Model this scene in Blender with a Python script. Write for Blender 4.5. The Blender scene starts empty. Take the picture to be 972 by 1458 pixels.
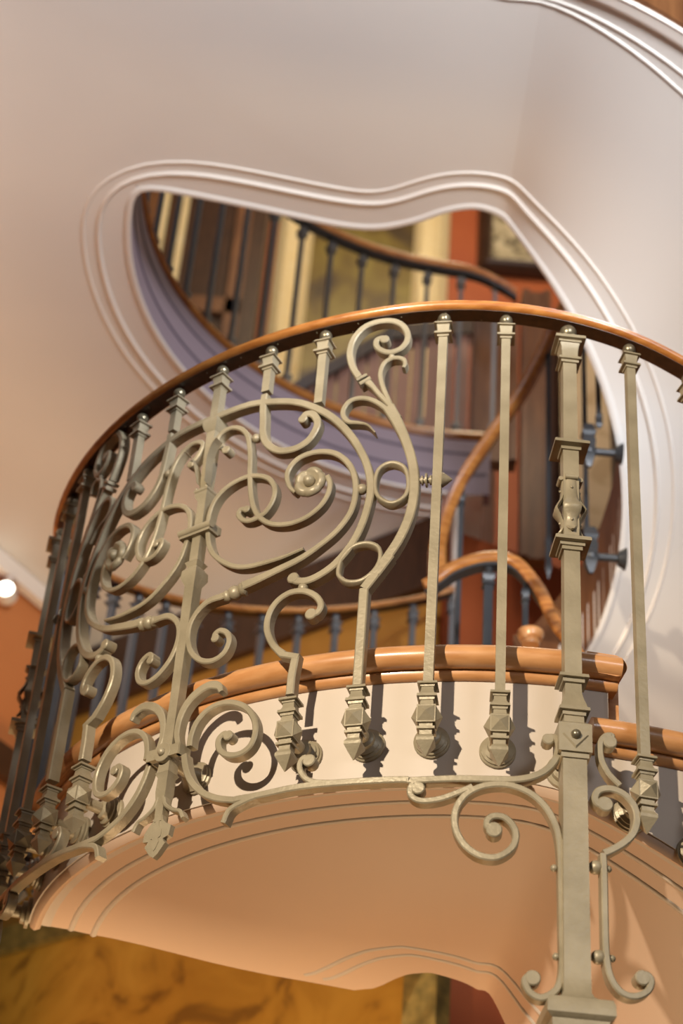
import bpy, math, random
import numpy as np
from mathutils import Matrix, Vector, noise
random.seed(4)
S = bpy.context.scene
COL = S.collection

# ------------------------------------------------------------------ camera
F_PX, PITCH, ROLL = 2594.0, 0.6341, 0.0817
fw = np.array([0, math.cos(PITCH), math.sin(PITCH)])
up0 = np.array([0, -math.sin(PITCH), math.cos(PITCH)])
rt0 = np.array([1.0, 0, 0])
RT = rt0 * math.cos(ROLL) + up0 * math.sin(ROLL)
UP = -rt0 * math.sin(ROLL) + up0 * math.cos(ROLL)
cd = bpy.data.cameras.new('camera')
cam = bpy.data.objects.new('camera', cd)
COL.objects.link(cam)
cd.sensor_fit = 'VERTICAL'
cd.sensor_height = 36.0
cd.sensor_width = 24.0
cd.lens = F_PX / 1458 * 36
cd.clip_start = 0.05
cd.dof.use_dof = True
cd.dof.focus_distance = 3.42
cd.dof.aperture_fstop = 2.6
m = Matrix.Identity(4)
for i in range(3):
    m[i][0] = RT[i]
    m[i][1] = UP[i]
    m[i][2] = -fw[i]
cam.matrix_world = m
S.camera = cam

# ------------------------------------------------------------------ world, lamps, exposure
w = bpy.data.worlds.new('world')
S.world = w
w.use_nodes = True
bg = w.node_tree.nodes['Background']
bg.inputs[0].default_value = (1.0, 0.80, 0.66, 1)
bg.inputs[1].default_value = 0.075


def lamp(name, kind, loc, target, power, color, size=0.1, spot=None):
    l = bpy.data.lights.new(name, kind)
    l.energy = power
    l.color = color
    if kind == 'AREA':
        l.shape = 'SQUARE'
        l.size = size
    else:
        l.shadow_soft_size = size
    if kind == 'SPOT':
        l.spot_size = spot
        l.spot_blend = 0.4
    o = bpy.data.objects.new(name, l)
    COL.objects.link(o)
    o.location = loc
    o.rotation_euler = (Vector(target) - Vector(loc)).to_track_quat('-Z', 'Y').to_euler()
    return o


# track spotlight left of the camera, tall daylight window behind right, then added fill lights with no visible source
lamp('track_spotlight', 'SPOT', (-1.8, -0.9, 2.40), (0.30, 2.87, 1.87), 1150, (1.0, 0.84, 0.62), 0.045, 0.48)
lamp('flight_fill', 'SPOT', (2.1, 0.6, 1.7), (1.02, 4.25, 2.74), 270, (0.86, 0.93, 1.0), 0.12, 0.43)  # added spot, brightens only the underside of the right flight
lamp('stairwell_fill', 'POINT', (0.70, 4.45, 4.7), (0, 0, 0), 12, (1.0, 0.76, 0.50), 0.12)  # added fill for the panels right of the stairwell
lamp('window_daylight', 'AREA', (2.3, -1.6, 2.9), (0.7, 3.9, 3.5), 45, (0.95, 0.96, 1.0), 1.3)
lamp('ceiling_fill_cool', 'SPOT', (0.85, 0.9, 3.0), (-0.4, 2.95, 3.85), 385, (0.97, 0.99, 1.0), 0.25, 1.35)  # added unseen spot, lights the near ceiling and spares the ironwork
lamp('ceiling_fill_warm', 'SPOT', (-1.9, 3.2, 2.9), (-1.3, 3.8, 3.85), 30, (1.0, 0.80, 0.66), 0.25, 2.3)  # added unseen spot, warms the left part of the ceiling
lamp('soffit_fill', 'AREA', (0.2, 4.3, -0.7), (0.2, 3.5, 1.6), 40, (1.0, 0.68, 0.38), 0.8)  # added, stands for warm bounce light under the landing
lamp('back_wall_fill', 'AREA', (-0.6, 4.2, 0.4), (-0.6, 6.6, 1.7), 44, (1.0, 0.76, 0.45), 0.7)  # added to light the mustard wall and its painting
lamp('upper_room_fill', 'AREA', (0.2, 5.0, 7.6), (0.2, 6.9, 5.6), 55, (1.0, 0.80, 0.52), 1.0)  # added to light the gilt painting and upper wall
lamp('upper_side_fill', 'AREA', (-0.3, 2.6, 6.6), (0.2, 5.2, 4.0), 20, (0.85, 0.88, 1.0), 1.0)  # added to brighten the upper handrail and mauve fascia
vs = S.view_settings
S.display_settings.display_device = 'sRGB'
vs.view_transform = 'Standard'
vs.look = 'None'
vs.gamma = 1
vs.use_curve_mapping = False
vs.exposure = 0.0

# ------------------------------------------------------------------ measuring helpers
CX, CY, R, PC, DA = 0.4011, 3.9732, 1.1169, -0.6655, 0.1177   # stair axis, rail radius, mid angle, baluster pitch
RF = R + 0.012


def ray(px, py):
    return fw * F_PX + RT * (px - 486) - UP * (py - 729)


def on_plane(px, py, z):
    d = ray(px, py)
    return d * (z / d[2])


def on_cyl(px, py, r=RF, far=False):
    d = ray(px, py)
    a = d[0] ** 2 + d[1] ** 2
    b = -2 * (d[0] * CX + d[1] * CY)
    c = CX * CX + CY * CY - r * r
    q = max(b * b - 4 * a * c, 0)
    t = (-b + (1 if far else -1) * math.sqrt(q)) / (2 * a)
    P = d * t
    return math.atan2(P[0] - CX, -(P[1] - CY)), P[2]


def at_y(px, py, y):
    d = ray(px, py)
    return d * (y / d[1])


def pt(r, phi, z):
    return Vector((CX + r * math.sin(phi), CY - r * math.cos(phi), z))


def catmull(P, n=6):
    P = [np.array(p, float) for p in P]
    out = []
    for i in range(len(P) - 1):
        a = P[i - 1] if i > 0 else 2 * P[0] - P[1]
        b, c = P[i], P[i + 1]
        d = P[i + 2] if i + 2 < len(P) else 2 * P[-1] - P[-2]
        for k in range(n):
            t = k / n
            out.append(0.5 * (2 * b + (c - a) * t + (2 * a - 5 * b + 4 * c - d) * t * t + (3 * b - a - 3 * c + d) * t ** 3))
    out.append(P[-1])
    return out


# ------------------------------------------------------------------ mesh builder
class MB:
    def __init__(s):
        s.v = []
        s.f = []

    def add(s, vs_, fs):
        o = len(s.v)
        s.v += [tuple(p) for p in vs_]
        s.f += [tuple(i + o for i in f) for f in fs]

    def rings(s, rings, close=True, caps=True):
        o = len(s.v)
        n = len(rings[0])
        for r in rings:
            s.v += [tuple(p) for p in r]
        for i in range(len(rings) - 1):
            for j in range(n if close else n - 1):
                a, b = o + i * n + j, o + i * n + (j + 1) % n
                s.f.append((a, b, b + n, a + n))
        if caps and close:
            s.f.append(tuple(o + j for j in range(n))[::-1])
            s.f.append(tuple(o + (len(rings) - 1) * n + j for j in range(n)))

    def box(s, c, h, rot=None):
        v = []
        for x in (-1, 1):
            for y in (-1, 1):
                for z in (-1, 1):
                    p = Vector((x * h[0], y * h[1], z * h[2]))
                    if rot is not None:
                        p = rot @ p
                    v.append(p + Vector(c))
        s.add(v, [(0, 1, 3, 2), (4, 6, 7, 5), (0, 4, 5, 1), (2, 3, 7, 6), (0, 2, 6, 4), (1, 5, 7, 3)])

    def square(s, prof, c=(0, 0)):       # prof: (z, half width[, half depth])
        rr = []
        for p in prof:
            z, a = p[0], p[1]
            b = p[2] if len(p) > 2 else a
            rr.append([(c[0] - a, c[1] - b, z), (c[0] + a, c[1] - b, z), (c[0] + a, c[1] + b, z), (c[0] - a, c[1] + b, z)])
        s.rings(rr)

    def lathe(s, prof, n=24, axis='z', c=(0, 0, 0)):   # prof: (t, radius)
        rr = []
        for t, r_ in prof:
            ring = []
            for k in range(n):
                a = 2 * math.pi * k / n
                u, v = r_ * math.cos(a), r_ * math.sin(a)
                if axis == 'z':
                    p = (u, v, t)
                elif axis == 'y':
                    p = (u, t, v)
                else:
                    p = (t, u, v)
                ring.append((p[0] + c[0], p[1] + c[1], p[2] + c[2]))
            rr.append(ring)
        s.rings(rr)

    def ball(s, c, r_, n=20):
        prof = [(-r_ * math.cos(math.pi * k / 12), max(r_ * math.sin(math.pi * k / 12), 1e-5)) for k in range(13)]
        s.lathe(prof, n, 'z', c)

    def tube(s, pts, r_, n=10):
        pts = [Vector(p) for p in pts]
        rr = []
        for i, p in enumerate(pts):
            t = (pts[min(i + 1, len(pts) - 1)] - pts[max(i - 1, 0)]).normalized()
            x = t.orthogonal().normalized() if i == 0 else (px_ - t * px_.dot(t)).normalized()
            px_ = x
            y = t.cross(x)
            q = r_(i / (len(pts) - 1)) if callable(r_) else r_
            rr.append([p + x * q * math.cos(2 * math.pi * k / n) + y * q * math.sin(2 * math.pi * k / n) for k in range(n)])
        s.rings(rr)

    def rail(s, pts, prof):              # sweep with an upright section; prof: (outward, up)
        pts = [Vector(p) for p in pts]
        rr = []
        for i, p in enumerate(pts):
            t = (pts[min(i + 1, len(pts) - 1)] - pts[max(i - 1, 0)])
            side = Vector((t.y, -t.x, 0))
            if side.length < 1e-6:
                side = Vector((1, 0, 0))
            side.normalize()
            upv = side.cross(t).normalized()
            if upv.z < 0:
                upv = -upv
            rr.append([p + side * a + upv * b for a, b in prof])
        s.rings(rr)

    def bar(s, pts, width, depth=0.022, rf=RF, mirror=False, bev=0.0022):
        """flat iron bar following points (phi, z) on the front face of the railing cylinder"""
        P = [np.array([p[0] * rf, p[1]]) for p in pts]
        n = len(P)
        rr = []
        for i, p in enumerate(P):
            t = P[min(i + 1, n - 1)] - P[max(i - 1, 0)]
            t = t / (np.linalg.norm(t) + 1e-9)
            nn = np.array([-t[1], t[0]])
            q = width(i / (n - 1)) if callable(width) else width
            h = q / 2
            sec = [(-h, -depth), (-h, -bev), (-h + bev, 0), (h - bev, 0), (h, -bev), (h, -depth)]
            ring = []
            for a, b in sec:
                x = p + nn * a
                phi = x[0] / rf
                if mirror:
                    phi = 2 * PC - phi
                ring.append(pt(rf + b, phi, x[1]))
            rr.append(ring)
        s.rings(rr)

    def eye(s, phi, z, r_, depth=0.022, rf=RF, mirror=False, n=20, bev=0.002):
        """round end of a scroll"""
        rr = []
        for rad, b in ((r_, -depth), (r_, -bev), (r_ - bev, 0)):
            ring = []
            for k in range(n):
                a = 2 * math.pi * k / n
                ph = phi + rad * math.cos(a) / rf
                if mirror:
                    ph = 2 * PC - ph
                ring.append(pt(rf + b, ph, z + rad * math.sin(a)))
            rr.append(ring)
        s.rings(rr)

    def build(s, name, mat, parent=None, angle=0.6, matrix=None, flip=True):
        me = bpy.data.meshes.new(name)
        me.from_pydata(s.v, [], s.f)
        me.validate()
        me.update()
        import bmesh
        bm = bmesh.new()
        bm.from_mesh(me)
        if flip:
            bmesh.ops.recalc_face_normals(bm, faces=bm.faces)
        bm.to_mesh(me)
        bm.free()
        me.polygons.foreach_set('use_smooth', [True] * len(me.polygons))
        me.set_sharp_from_angle(angle=angle)
        me.materials.append(mat)
        o = bpy.data.objects.new(name, me)
        COL.objects.link(o)
        if parent is not None:
            o.parent = parent
        if matrix is not None:
            o.matrix_local = matrix
        return o


def empty(name, loc=(0, 0, 0)):
    o = bpy.data.objects.new(name, None)
    o.empty_display_size = 0.05
    COL.objects.link(o)
    o.location = loc
    return o


def tag(o, label=None, cat=None, group=None, kind=None):
    if label:
        o['label'] = label
    if cat:
        o['category'] = cat
    if group:
        o['group'] = group
    if kind:
        o['kind'] = kind
    return o


# ------------------------------------------------------------------ materials
def mat(name, color, rough=0.6, metal=0.0, var=None, scale=8.0, bump=0.0, bscale=40.0, coat=0.0, stretch=None, detail=4, emit=None, ramp=(0.35, 0.65)):
    m_ = bpy.data.materials.new(name)
    m_.use_nodes = True
    nt = m_.node_tree
    b = nt.nodes['Principled BSDF']
    b.inputs['Base Color'].default_value = (*color, 1)
    b.inputs['Roughness'].default_value = rough
    b.inputs['Metallic'].default_value = metal
    if coat:
        b.inputs['Coat Weight'].default_value = coat
        b.inputs['Coat Roughness'].default_value = 0.15
    tc = nt.nodes.new('ShaderNodeTexCoord')
    mp = nt.nodes.new('ShaderNodeMapping')
    nt.links.new(tc.outputs['Object'], mp.inputs[0])
    if stretch:
        mp.inputs['Scale'].default_value = stretch
    if var:
        n = nt.nodes.new('ShaderNodeTexNoise')
        n.inputs['Scale'].default_value = scale
        n.inputs['Detail'].default_value = detail
        nt.links.new(mp.outputs[0], n.inputs['Vector'])
        r_ = nt.nodes.new('ShaderNodeValToRGB')
        r_.color_ramp.elements[0].position = ramp[0]
        r_.color_ramp.elements[1].position = ramp[1]
        r_.color_ramp.elements[0].color = (*color, 1)
        r_.color_ramp.elements[1].color = (*var, 1)
        nt.links.new(n.outputs[0], r_.inputs[0])
        nt.links.new(r_.outputs[0], b.inputs['Base Color'])
    if bump:
        n2 = nt.nodes.new('ShaderNodeTexNoise')
        n2.inputs['Scale'].default_value = bscale
        nt.links.new(mp.outputs[0], n2.inputs['Vector'])
        bp = nt.nodes.new('ShaderNodeBump')
        bp.inputs['Strength'].default_value = bump
        bp.inputs['Distance'].default_value = 0.003
        nt.links.new(n2.outputs[0], bp.inputs['Height'])
        nt.links.new(bp.outputs[0], b.inputs['Normal'])
    if emit:
        b.inputs['Emission Color'].default_value = (*emit[0], 1)
        b.inputs['Emission Strength'].default_value = emit[1]
    return m_


IRON = mat('iron_paint', (0.275, 0.235, 0.16), 0.42, 0.15, var=(0.35, 0.30, 0.21), scale=14, bump=0.25, bscale=120)
BRASS = mat('burnished_ball', (0.22, 0.19, 0.13), 0.3, 0.6)
DKIRON = mat('dark_iron', (0.05, 0.052, 0.058), 0.38, 0.4)
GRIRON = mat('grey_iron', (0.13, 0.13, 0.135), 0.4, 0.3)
WOOD = mat('rail_wood', (0.30, 0.10, 0.02), 0.30, var=(0.48, 0.20, 0.05), scale=6, stretch=(3, 3, 14), coat=0.5, bump=0.1)
NOSE = mat('nosing_wood', (0.50, 0.23, 0.085), 0.33, var=(0.62, 0.32, 0.14), scale=7, stretch=(2, 2, 10), coat=0.4)
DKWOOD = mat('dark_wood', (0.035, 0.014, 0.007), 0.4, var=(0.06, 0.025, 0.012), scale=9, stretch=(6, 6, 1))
BRWOOD = mat('brown_wood', (0.12, 0.045, 0.016), 0.45, var=(0.19, 0.078, 0.028), scale=5, stretch=(6, 6, 1))
PLASTER = mat('pink_white_plaster', (0.70, 0.66, 0.63), 0.55, var=(0.72, 0.68, 0.65), scale=2, bump=0.05, bscale=14)
MOULD = mat('moulding_plaster', (0.78, 0.72, 0.67), 0.5)
SOFF = mat('soffit_plaster', (0.58, 0.41, 0.30), 0.5, var=(0.60, 0.43, 0.32), scale=2, bump=0.05, bscale=14)  # ceiling plaster again, with warm bounce light put into its colour
FASC = mat('cream_fascia', (0.52, 0.45, 0.385), 0.5, var=(0.56, 0.485, 0.42), scale=5, bump=0.1, bscale=30)
PURP = mat('mauve_fascia', (0.23, 0.18, 0.235), 0.6, var=(0.25, 0.20, 0.255), scale=4)
SHADEPURP = mat('mauve_shadow_line', (0.09, 0.07, 0.11), 0.6)
MUST = mat('mustard_wall', (0.36, 0.165, 0.022), 0.6, var=(0.43, 0.21, 0.035), scale=2.5)
ORNG = mat('orange_wall', (0.50, 0.17, 0.05), 0.6, var=(0.54, 0.20, 0.065), scale=2)
RED = mat('red_orange_wall', (0.34, 0.065, 0.015), 0.6, var=(0.40, 0.09, 0.02), scale=2.5)
FLOOR = mat('dark_oak_floor', (0.07, 0.04, 0.02), 0.5, var=(0.10, 0.055, 0.028), scale=4, stretch=(1, 8, 1))
GOLD = mat('gilt_frame', (0.62, 0.33, 0.08), 0.35, 0.4, var=(0.78, 0.50, 0.18), scale=30, bump=0.6, bscale=60)
PALEGOLD = mat('pale_gilt_frame', (0.80, 0.60, 0.30), 0.4, 0.15, var=(0.86, 0.72, 0.46), scale=25, stretch=(1, 1, 5), bump=0.5, bscale=60)


def painting_mat(name, c1, c2, c3, scale, dist=1.5):
    m_ = bpy.data.materials.new(name)
    m_.use_nodes = True
    nt = m_.node_tree
    b = nt.nodes['Principled BSDF']
    b.inputs['Roughness'].default_value = 0.45
    tc = nt.nodes.new('ShaderNodeTexCoord')
    n = nt.nodes.new('ShaderNodeTexNoise')
    n.inputs['Scale'].default_value = scale
    n.inputs['Detail'].default_value = 3
    n.inputs['Distortion'].default_value = dist
    nt.links.new(tc.outputs['Object'], n.inputs['Vector'])
    r_ = nt.nodes.new('ShaderNodeValToRGB')
    e = r_.color_ramp.elements
    e[0].position, e[0].color = 0.36, (*c1, 1)
    e[1].position, e[1].color = 0.64, (*c3, 1)
    k = e.new(0.47)
    k.color = (*c2, 1)
    nt.links.new(n.outputs[0], r_.inputs[0])
    nt.links.new(r_.outputs[0], b.inputs['Base Color'])
    return m_


OLIVE = painting_mat('olive_canvas', (0.05, 0.025, 0.006), (0.15, 0.095, 0.012), (0.23, 0.17, 0.03), 1.8)
MURAL = painting_mat('mustard_canvas', (0.20, 0.095, 0.012), (0.38, 0.19, 0.022), (0.44, 0.23, 0.03), 2.6, 3.5)
ETCH = painting_mat('etching', (0.10, 0.08, 0.05), (0.45, 0.36, 0.22), (0.62, 0.52, 0.36), 9)
BUFF = painting_mat('buff_canvas', (0.48, 0.33, 0.17), (0.62, 0.46, 0.27), (0.66, 0.5, 0.3), 5)
PINKW = mat('pink_brown_slat', (0.33, 0.16, 0.115), 0.5, var=(0.38, 0.20, 0.15), scale=6)
LITE = mat('lamp_glass', (1, 1, 1), 0.3, emit=((0.95, 1.0, 0.85), 6.0))

# ------------------------------------------------------------------ room
def struct(name, mb, m_, **k):
    o = mb.build(name, m_, **k)
    o['kind'] = 'structure'
    return o


ZC = 3.85        # underside of the upper floor
ZS = 1.60        # underside of the lower landing
SL = 0.463       # fall of the flights per radian

b = MB(); b.box((0, 3, -1.65), (4.5, 7, 0.05)); struct('floor', b, FLOOR)
b = MB(); b.box((-4.3, 3, 3.4), (0.05, 7, 5.0))
W1 = struct('wall_left', b, BRWOOD)


def wall(name, p, q, z0, z1, m_, th=0.08):
    p, q = Vector((*p, 0)), Vector((*q, 0))
    d = (q - p)
    n = Vector((-d.y, d.x, 0)).normalized()
    if n.dot(p) < 0:
        n = -n
    bb = MB()
    v = [p, q, q + n * th, p + n * th]
    bb.rings([[(a.x, a.y, z0) for a in v], [(a.x, a.y, z1) for a in v]])
    return struct(name, bb, m_)


BW0, BW1 = (-1.37 - 1.5, 6.67 + 1.25), (0.33, 5.25)
wall('wall_back', BW0, BW1, -1.6, ZC, MUST)
wall('trim_1', (BW0[0] + .012, BW0[1] - .04), (BW1[0] - .01, BW1[1] - .045), ZC - 0.30, ZC - 0.01, DKWOOD, 0.035)
wall('wall_right', (0.38, 5.28), (3.4, 6.6), -1.6, ZC, RED)
wall('wall_alcove', (-2.45, 3.9), (-1.07, 6.03), -1.6, ZC, ORNG)
# pale beam along the top of the orange wall
wall('trim_2', (-2.4, 3.86), (-1.03, 5.99), ZC - 0.075, ZC - 0.004, MOULD, 0.04)
wall('trim_3', (-2.4, 3.86), (-1.03, 5.98), ZC - 0.84, ZC - 0.72, DKWOOD, 0.04)


T_UP = [(-1.34, 1.10), (-1.33, .964), (-1.31, .777), (-1.29, .61), (-1.27, .505), (-1.23, .424), (-1.1, .356), (-.87, .31), (-.57, .297), (-.28, .285), (-.13, .262), (.11, .236), (.36, .251), (.66, .276), (.99, .304), (1.46, .352), (1.85, .396), (2.17, .437), (2.35, .465), (3.0, .52), (5, .52)]
T_LO = [(-1.39, 1.0), (-1.385, .90), (-1.33, .70), (-1.295, .56), (-1.28, .42), (-1.265, .30), (-1.15, .268), (-1.02, .262), (-.7, .272), (-.52, .262), (-.39, .226), (-.12, .16), (.21, .19), (.66, .265), (1.46, .352), (2.35, .465), (5, .52)]
E0 = -1.34


def rin(phi, T=T_UP):
    return float(np.interp(phi, [t[0] for t in T], [t[1] for t in T]))


def rlo(phi):
    return rin(phi, T_LO)


def dip(r_):
    """the lower soffit sags slightly towards the well"""
    t = min(1, max(0, (1.0 - r_) / .5))
    return .055 * t * t * (3 - 2 * t)


def drop(phi, p0=0.03, k=0.07):
    u = phi - p0
    return SL * (u + math.sqrt(u * u + k * k)) / 2 if u > -1 else 0.0


def zsof(z0, phi):
    return z0 - drop(phi)


def slab(b_, z0, phis, ri, ro, th, nr=10, sag=lambda r_: 0.0):
    """underside, top and rims of a curved slab in polar coordinates"""
    n = len(phis)
    grid = []
    for ph in phis:
        a, c = ri(ph), ro(ph)
        z = zsof(z0, ph)
        row = [pt(a + (c - a) * j / nr, ph, z - sag(a + (c - a) * j / nr)) for j in range(nr + 1)]
        row += [pt(a + (c - a) * j / nr, ph, z + th) for j in range(nr, -1, -1)]
        grid.append(row)
    b_.rings(grid)


def lin(a, b_, n):
    return [a + (b_ - a) * i / (n - 1) for i in range(n)]


# upper floor slab: landing quadrant and flight, then the floor round the void
def ro_up(ph):
    if ph >= -.12:
        return 1.13
    return min(2.5, 1.13 + (-ph - .12) * 2.4)


b = MB()
slab(b, ZC, [E0, -1.335, -1.33, -1.32, -1.31, -1.30, -1.29, -1.28, -1.27, -1.25, -1.23] + lin(-1.2, 0.0, 40), rin, ro_up, 0.16, 14)
slab(b, ZC, lin(-3.22, E0, 60), lambda p: 1.10, lambda p: 2.9, 0.16, 10)
struct('ceiling', b, PLASTER, angle=0.9)

# outline of the opening, used by every moulding run
def opening(z0, far=-3.2, rv=1.10):
    L = []
    for ph in lin(far, -1.37, 60):
        L.append((rv, ph))
    L += [(1.096, E0 - .008), (1.08, E0 + .001)]
    for r_ in (1.03, .96, .9, .84, .777, .72, .66, .61, .56, .505, .46):
        L.append((r_, float(np.interp(-r_, [-t[1] for t in T_UP[:7]], [t[0] for t in T_UP[:7]]))))
    for ph in lin(-1.23, 3.1, 90):
        L.append((rin(ph), ph))
    return [(CX + r_ * math.sin(p), CY - r_ * math.cos(p), p) for r_, p in L]


def offset_run(path, off, z0, dz=0.0):
    P = [np.array(p[:2]) for p in path]
    for _ in range(4):
        P = [P[0]] + [(P[i - 1] + 2 * P[i] + P[i + 1]) / 4 for i in range(1, len(P) - 1)] + [P[-1]]
    out = []
    for i in range(len(P)):
        t = P[min(i + 1, len(P) - 1)] - P[max(i - 1, 0)]
        t /= np.linalg.norm(t) + 1e-9
        n = np.array([t[1], -t[0]])      # away from the void
        q = P[i] + n * off
        out.append(q)
    res = [out[0]]
    for i in range(1, len(out)):
        d0 = P[i] - P[i - 1]
        if np.dot(out[i] - res[-1], d0) > 0.25 * np.dot(d0, d0):
            res.append(out[i])
    for _ in range(8 if off > 0.03 else 0):
        res = [res[0]] + [(res[i - 1] + res[i] + res[i + 1]) / 3 for i in range(1, len(res) - 1)] + [res[-1]]
    fin = []
    for q in res:
        ph = math.atan2(q[0] - CX, -(q[1] - CY))
        if ph < -1.2 or q[0] < -0.05 and q[1] > 3.5:
            z = z0
        else:
            z = zsof(z0, ph)
        fin.append(Vector((q[0], q[1], z - dz)))
    return fin


HR = [(-.008, .004), (-.006, -.004), (0, -.0075), (.006, -.004), (.008, .004)]
FLATP = [(-.022, .004), (-.022, -.006), (-.012, -.009), (.012, -.006), (.02, .004)]
op = opening(ZC)
n = 4
HT = [(-.006, .004), (-.004, -.003), (0, -.005), (.004, -.003), (.006, .004)]
FLATP = [(-.012, .004), (-.012, -.004), (-.004, -.006), (.006, -.004), (.010, .004)]
for off, pr in ((0.010, FLATP), (0.098, HR), (0.145, HT)):
    b = MB(); b.rail(offset_run(op, off, ZC), pr); struct('trim_%d' % n, b, MOULD if off > .03 else PLASTER, angle=1.0); n += 1
# outer edge mouldings of the upper flight
for r_, dr, pr in ((1.11, -.01, [(-.03, .004), (-.028, -.010), (-.014, -.016), (.004, -.010), (.012, -.014), (.018, .004)]), (1.016, .015, HT), (.972, .045, HT)):
    b = MB(); b.rail([pt(r_ + max(0, -p - .12) * 2.0 + dr * max(0, min(1, 1 - p / .4)), p, zsof(ZC, p)) for p in lin(-.25, 2.2, 60)], pr); struct('trim_%d' % n, b, MOULD if r_ > 1.05 else PLASTER, angle=1.0); n += 1

# mauve fascia round the void, seen from below
b = MB()
prof = [(1.099, 3.852), (1.099, 4.09), (1.16, 4.09), (1.16, 3.852)]
b.rings([[pt(r_, p, z) for r_, z in prof] for p in lin(-1.35, -3.24, 60)])
struct('trim_%d' % n, b, PURP); n += 1
for zz_ in (3.94, 4.03):  # shadow lines of the fascia, put in as dark-coloured beads
    b = MB()
    b.rings([[pt(r_, p, zz_ + dz_) for r_, dz_ in ((1.0965, -.005), (1.0965, .005), (1.1, .005), (1.1, -.005))] for p in lin(-1.36, -3.23, 60)])
    struct('trim_%d' % n, b, SHADEPURP); n += 1  # added bead, stands for a shadow line of the fascia
b = MB()
rp = [(.0, -.018), (.016, -.014), (.024, 0), (.016, .016), (-.03, .02), (-.05, .018), (-.05, -.018)]
b.rings([[pt(1.112 - a, p, 4.115 + c) for a, c in rp] for p in lin(-1.35, -3.22, 60)])
struct('trim_%d' % n, b, WOOD); n += 1

# ------------------------------------------------------------------ the lower landing and its flights
stair = tag(empty('spiral_staircase', (CX, CY, -1.6)), 'curved cream stair landing with rounded wooden nosing and smooth plastered underside, behind the front railing', 'staircase')
SM = Matrix.Translation((-CX, -CY, 1.6))


def spart(name, mb, m_, parent=stair, **k):
    o = mb.build(name, m_, parent, **k)
    o.matrix_local = SM if parent is stair else Matrix.Identity(4)
    return o


FR = 1.03
b = MB()
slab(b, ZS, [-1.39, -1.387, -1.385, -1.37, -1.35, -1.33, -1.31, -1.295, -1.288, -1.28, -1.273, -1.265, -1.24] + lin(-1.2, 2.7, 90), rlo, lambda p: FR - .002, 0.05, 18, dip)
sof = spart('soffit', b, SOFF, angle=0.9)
PO = lin(-1.388, 2.6, 90)
HL = [(-.008, .004), (-.0065, -.0008), (0, -.0028), (.0065, -.0008), (.008, .004)]
for r_, pr in ((1.014, [(-.014, .004), (-.012, -.010), (0, -.016), (.010, -.010), (.014, .004)]), (.935, HL), (.885, HL)):
    b = MB(); b.rail([pt(r_, p, zsof(ZS, p) - dip(r_)) for p in PO], pr); spart('moulding', b, FASC if r_ < 1 else SOFF, angle=1.0)
for off in (.10, .145):
    b = MB(); b.rail([pt(rlo(p) + off, p, zsof(ZS, p) - dip(rlo(p) + off)) for p in lin(-1.2, 2.0, 80)], HL); spart('moulding', b, FASC, angle=1.0)
# steps: landing ends at phi 0.15, every further tread lower
STEP = 0.30
RISE = SL * STEP


def tread_top(ph):
    if ph < 0.155:
        return 1.85
    return 1.85 - RISE * (1 + int((ph - 0.155) / STEP))


b = MB()
rings = []
for ph in lin(-1.388, 0.125, 60):
    z0, z1 = zsof(ZS, ph) - .002, 1.815
    rings.append([pt(FR, ph, z0), pt(FR, ph, z1), pt(FR - .05, ph, z1), pt(FR - .05, ph, z0)])
b.rings(rings)
spart('fascia', b, FASC)
b = MB()
for k in range(7):
    a, c = 0.125 + k * STEP, 0.125 + (k + 1) * STEP
    zt = 1.85 - RISE * (k + 1) - .035
    b.rings([[pt(FR, p, zsof(ZS, p) - .002), pt(FR, p, zt), pt(FR - .05, p, zt), pt(FR - .05, p, zsof(ZS, p) - .002)] for p in lin(a, c, 10)])
spart('string_fascia', b, FASC)

NP = [(-.05, -.020), (-.004, -.022)] + [(.002 + .0255 * math.cos(a), .0235 * math.sin(a)) for a in lin(-1.4, 1.4, 13)] + [(-.05, .0235)]
FP = [(-.03, -.010), (-.002, -.010), (.004, -.006), (.007, 0), (.008, .006), (-.03, .006)]


def nosing(p0, p1, z, name='nosing'):
    q = lin(p0, p1, 40)
    b_ = MB()
    b_.rings([[pt(1.052 + a, p, z + c) for a, c in NP] for p in q])
    o = spart(name, b_, NOSE, angle=0.9)
    b_ = MB()
    b_.rings([[pt(1.038 + a, p, z - .029 + c) for a, c in FP] for p in q])
    f = b_.build('fillet', NOSE, o)
    return o


nosing(-1.40, 0.140, 1.838)
# mitred return of the landing nosing, running in along the first riser
def radial_run(ph, z, r0, r1, m_):
    b_ = MB()
    rr = []
    d = Vector((math.cos(ph), math.sin(ph), 0))
    for r_ in (r0, r1):
        rr.append([pt(r_, ph, z + c) + d * a for a, c in NP])
    b_.rings(rr)
    return spart('nosing_return', b_, m_)


radial_run(0.125, 1.838, 1.066, .30, NOSE)
for k in range(1, 6):
    radial_run(0.155 + k * STEP, 1.838 - k * RISE, 1.072, .32, NOSE)
for k in range(6):
    nosing(0.10 + k * STEP if k else 0.085, 0.165 + (k + 1) * STEP, 1.838 - RISE * (k + 1))
b = MB()
slab_z = 1.80
b.rings([[pt(rlo(p) + .0, p, 1.78), pt(1.0, p, 1.78), pt(1.0, p, 1.845), pt(rlo(p), p, 1.845)] for p in lin(-1.385, .125, 50)])
for k in range(6):
    a, c = .125 + k * STEP, .125 + (k + 1) * STEP
    z = 1.845 - RISE * (k + 1)
    b.rings([[pt(rlo(p), p, z - .05), pt(1.0, p, z - .05), pt(1.0, p, z), pt(rlo(p), p, z)] for p in lin(a, c, 8)])
    b.rings([[pt(r_, a, z - .02), pt(r_, a + .03, z - .02), pt(r_, a + .03, z + RISE), pt(r_, a, z + RISE)] for r_ in (rlo(a), 1.0)])
spart('tread', b, NOSE)
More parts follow.
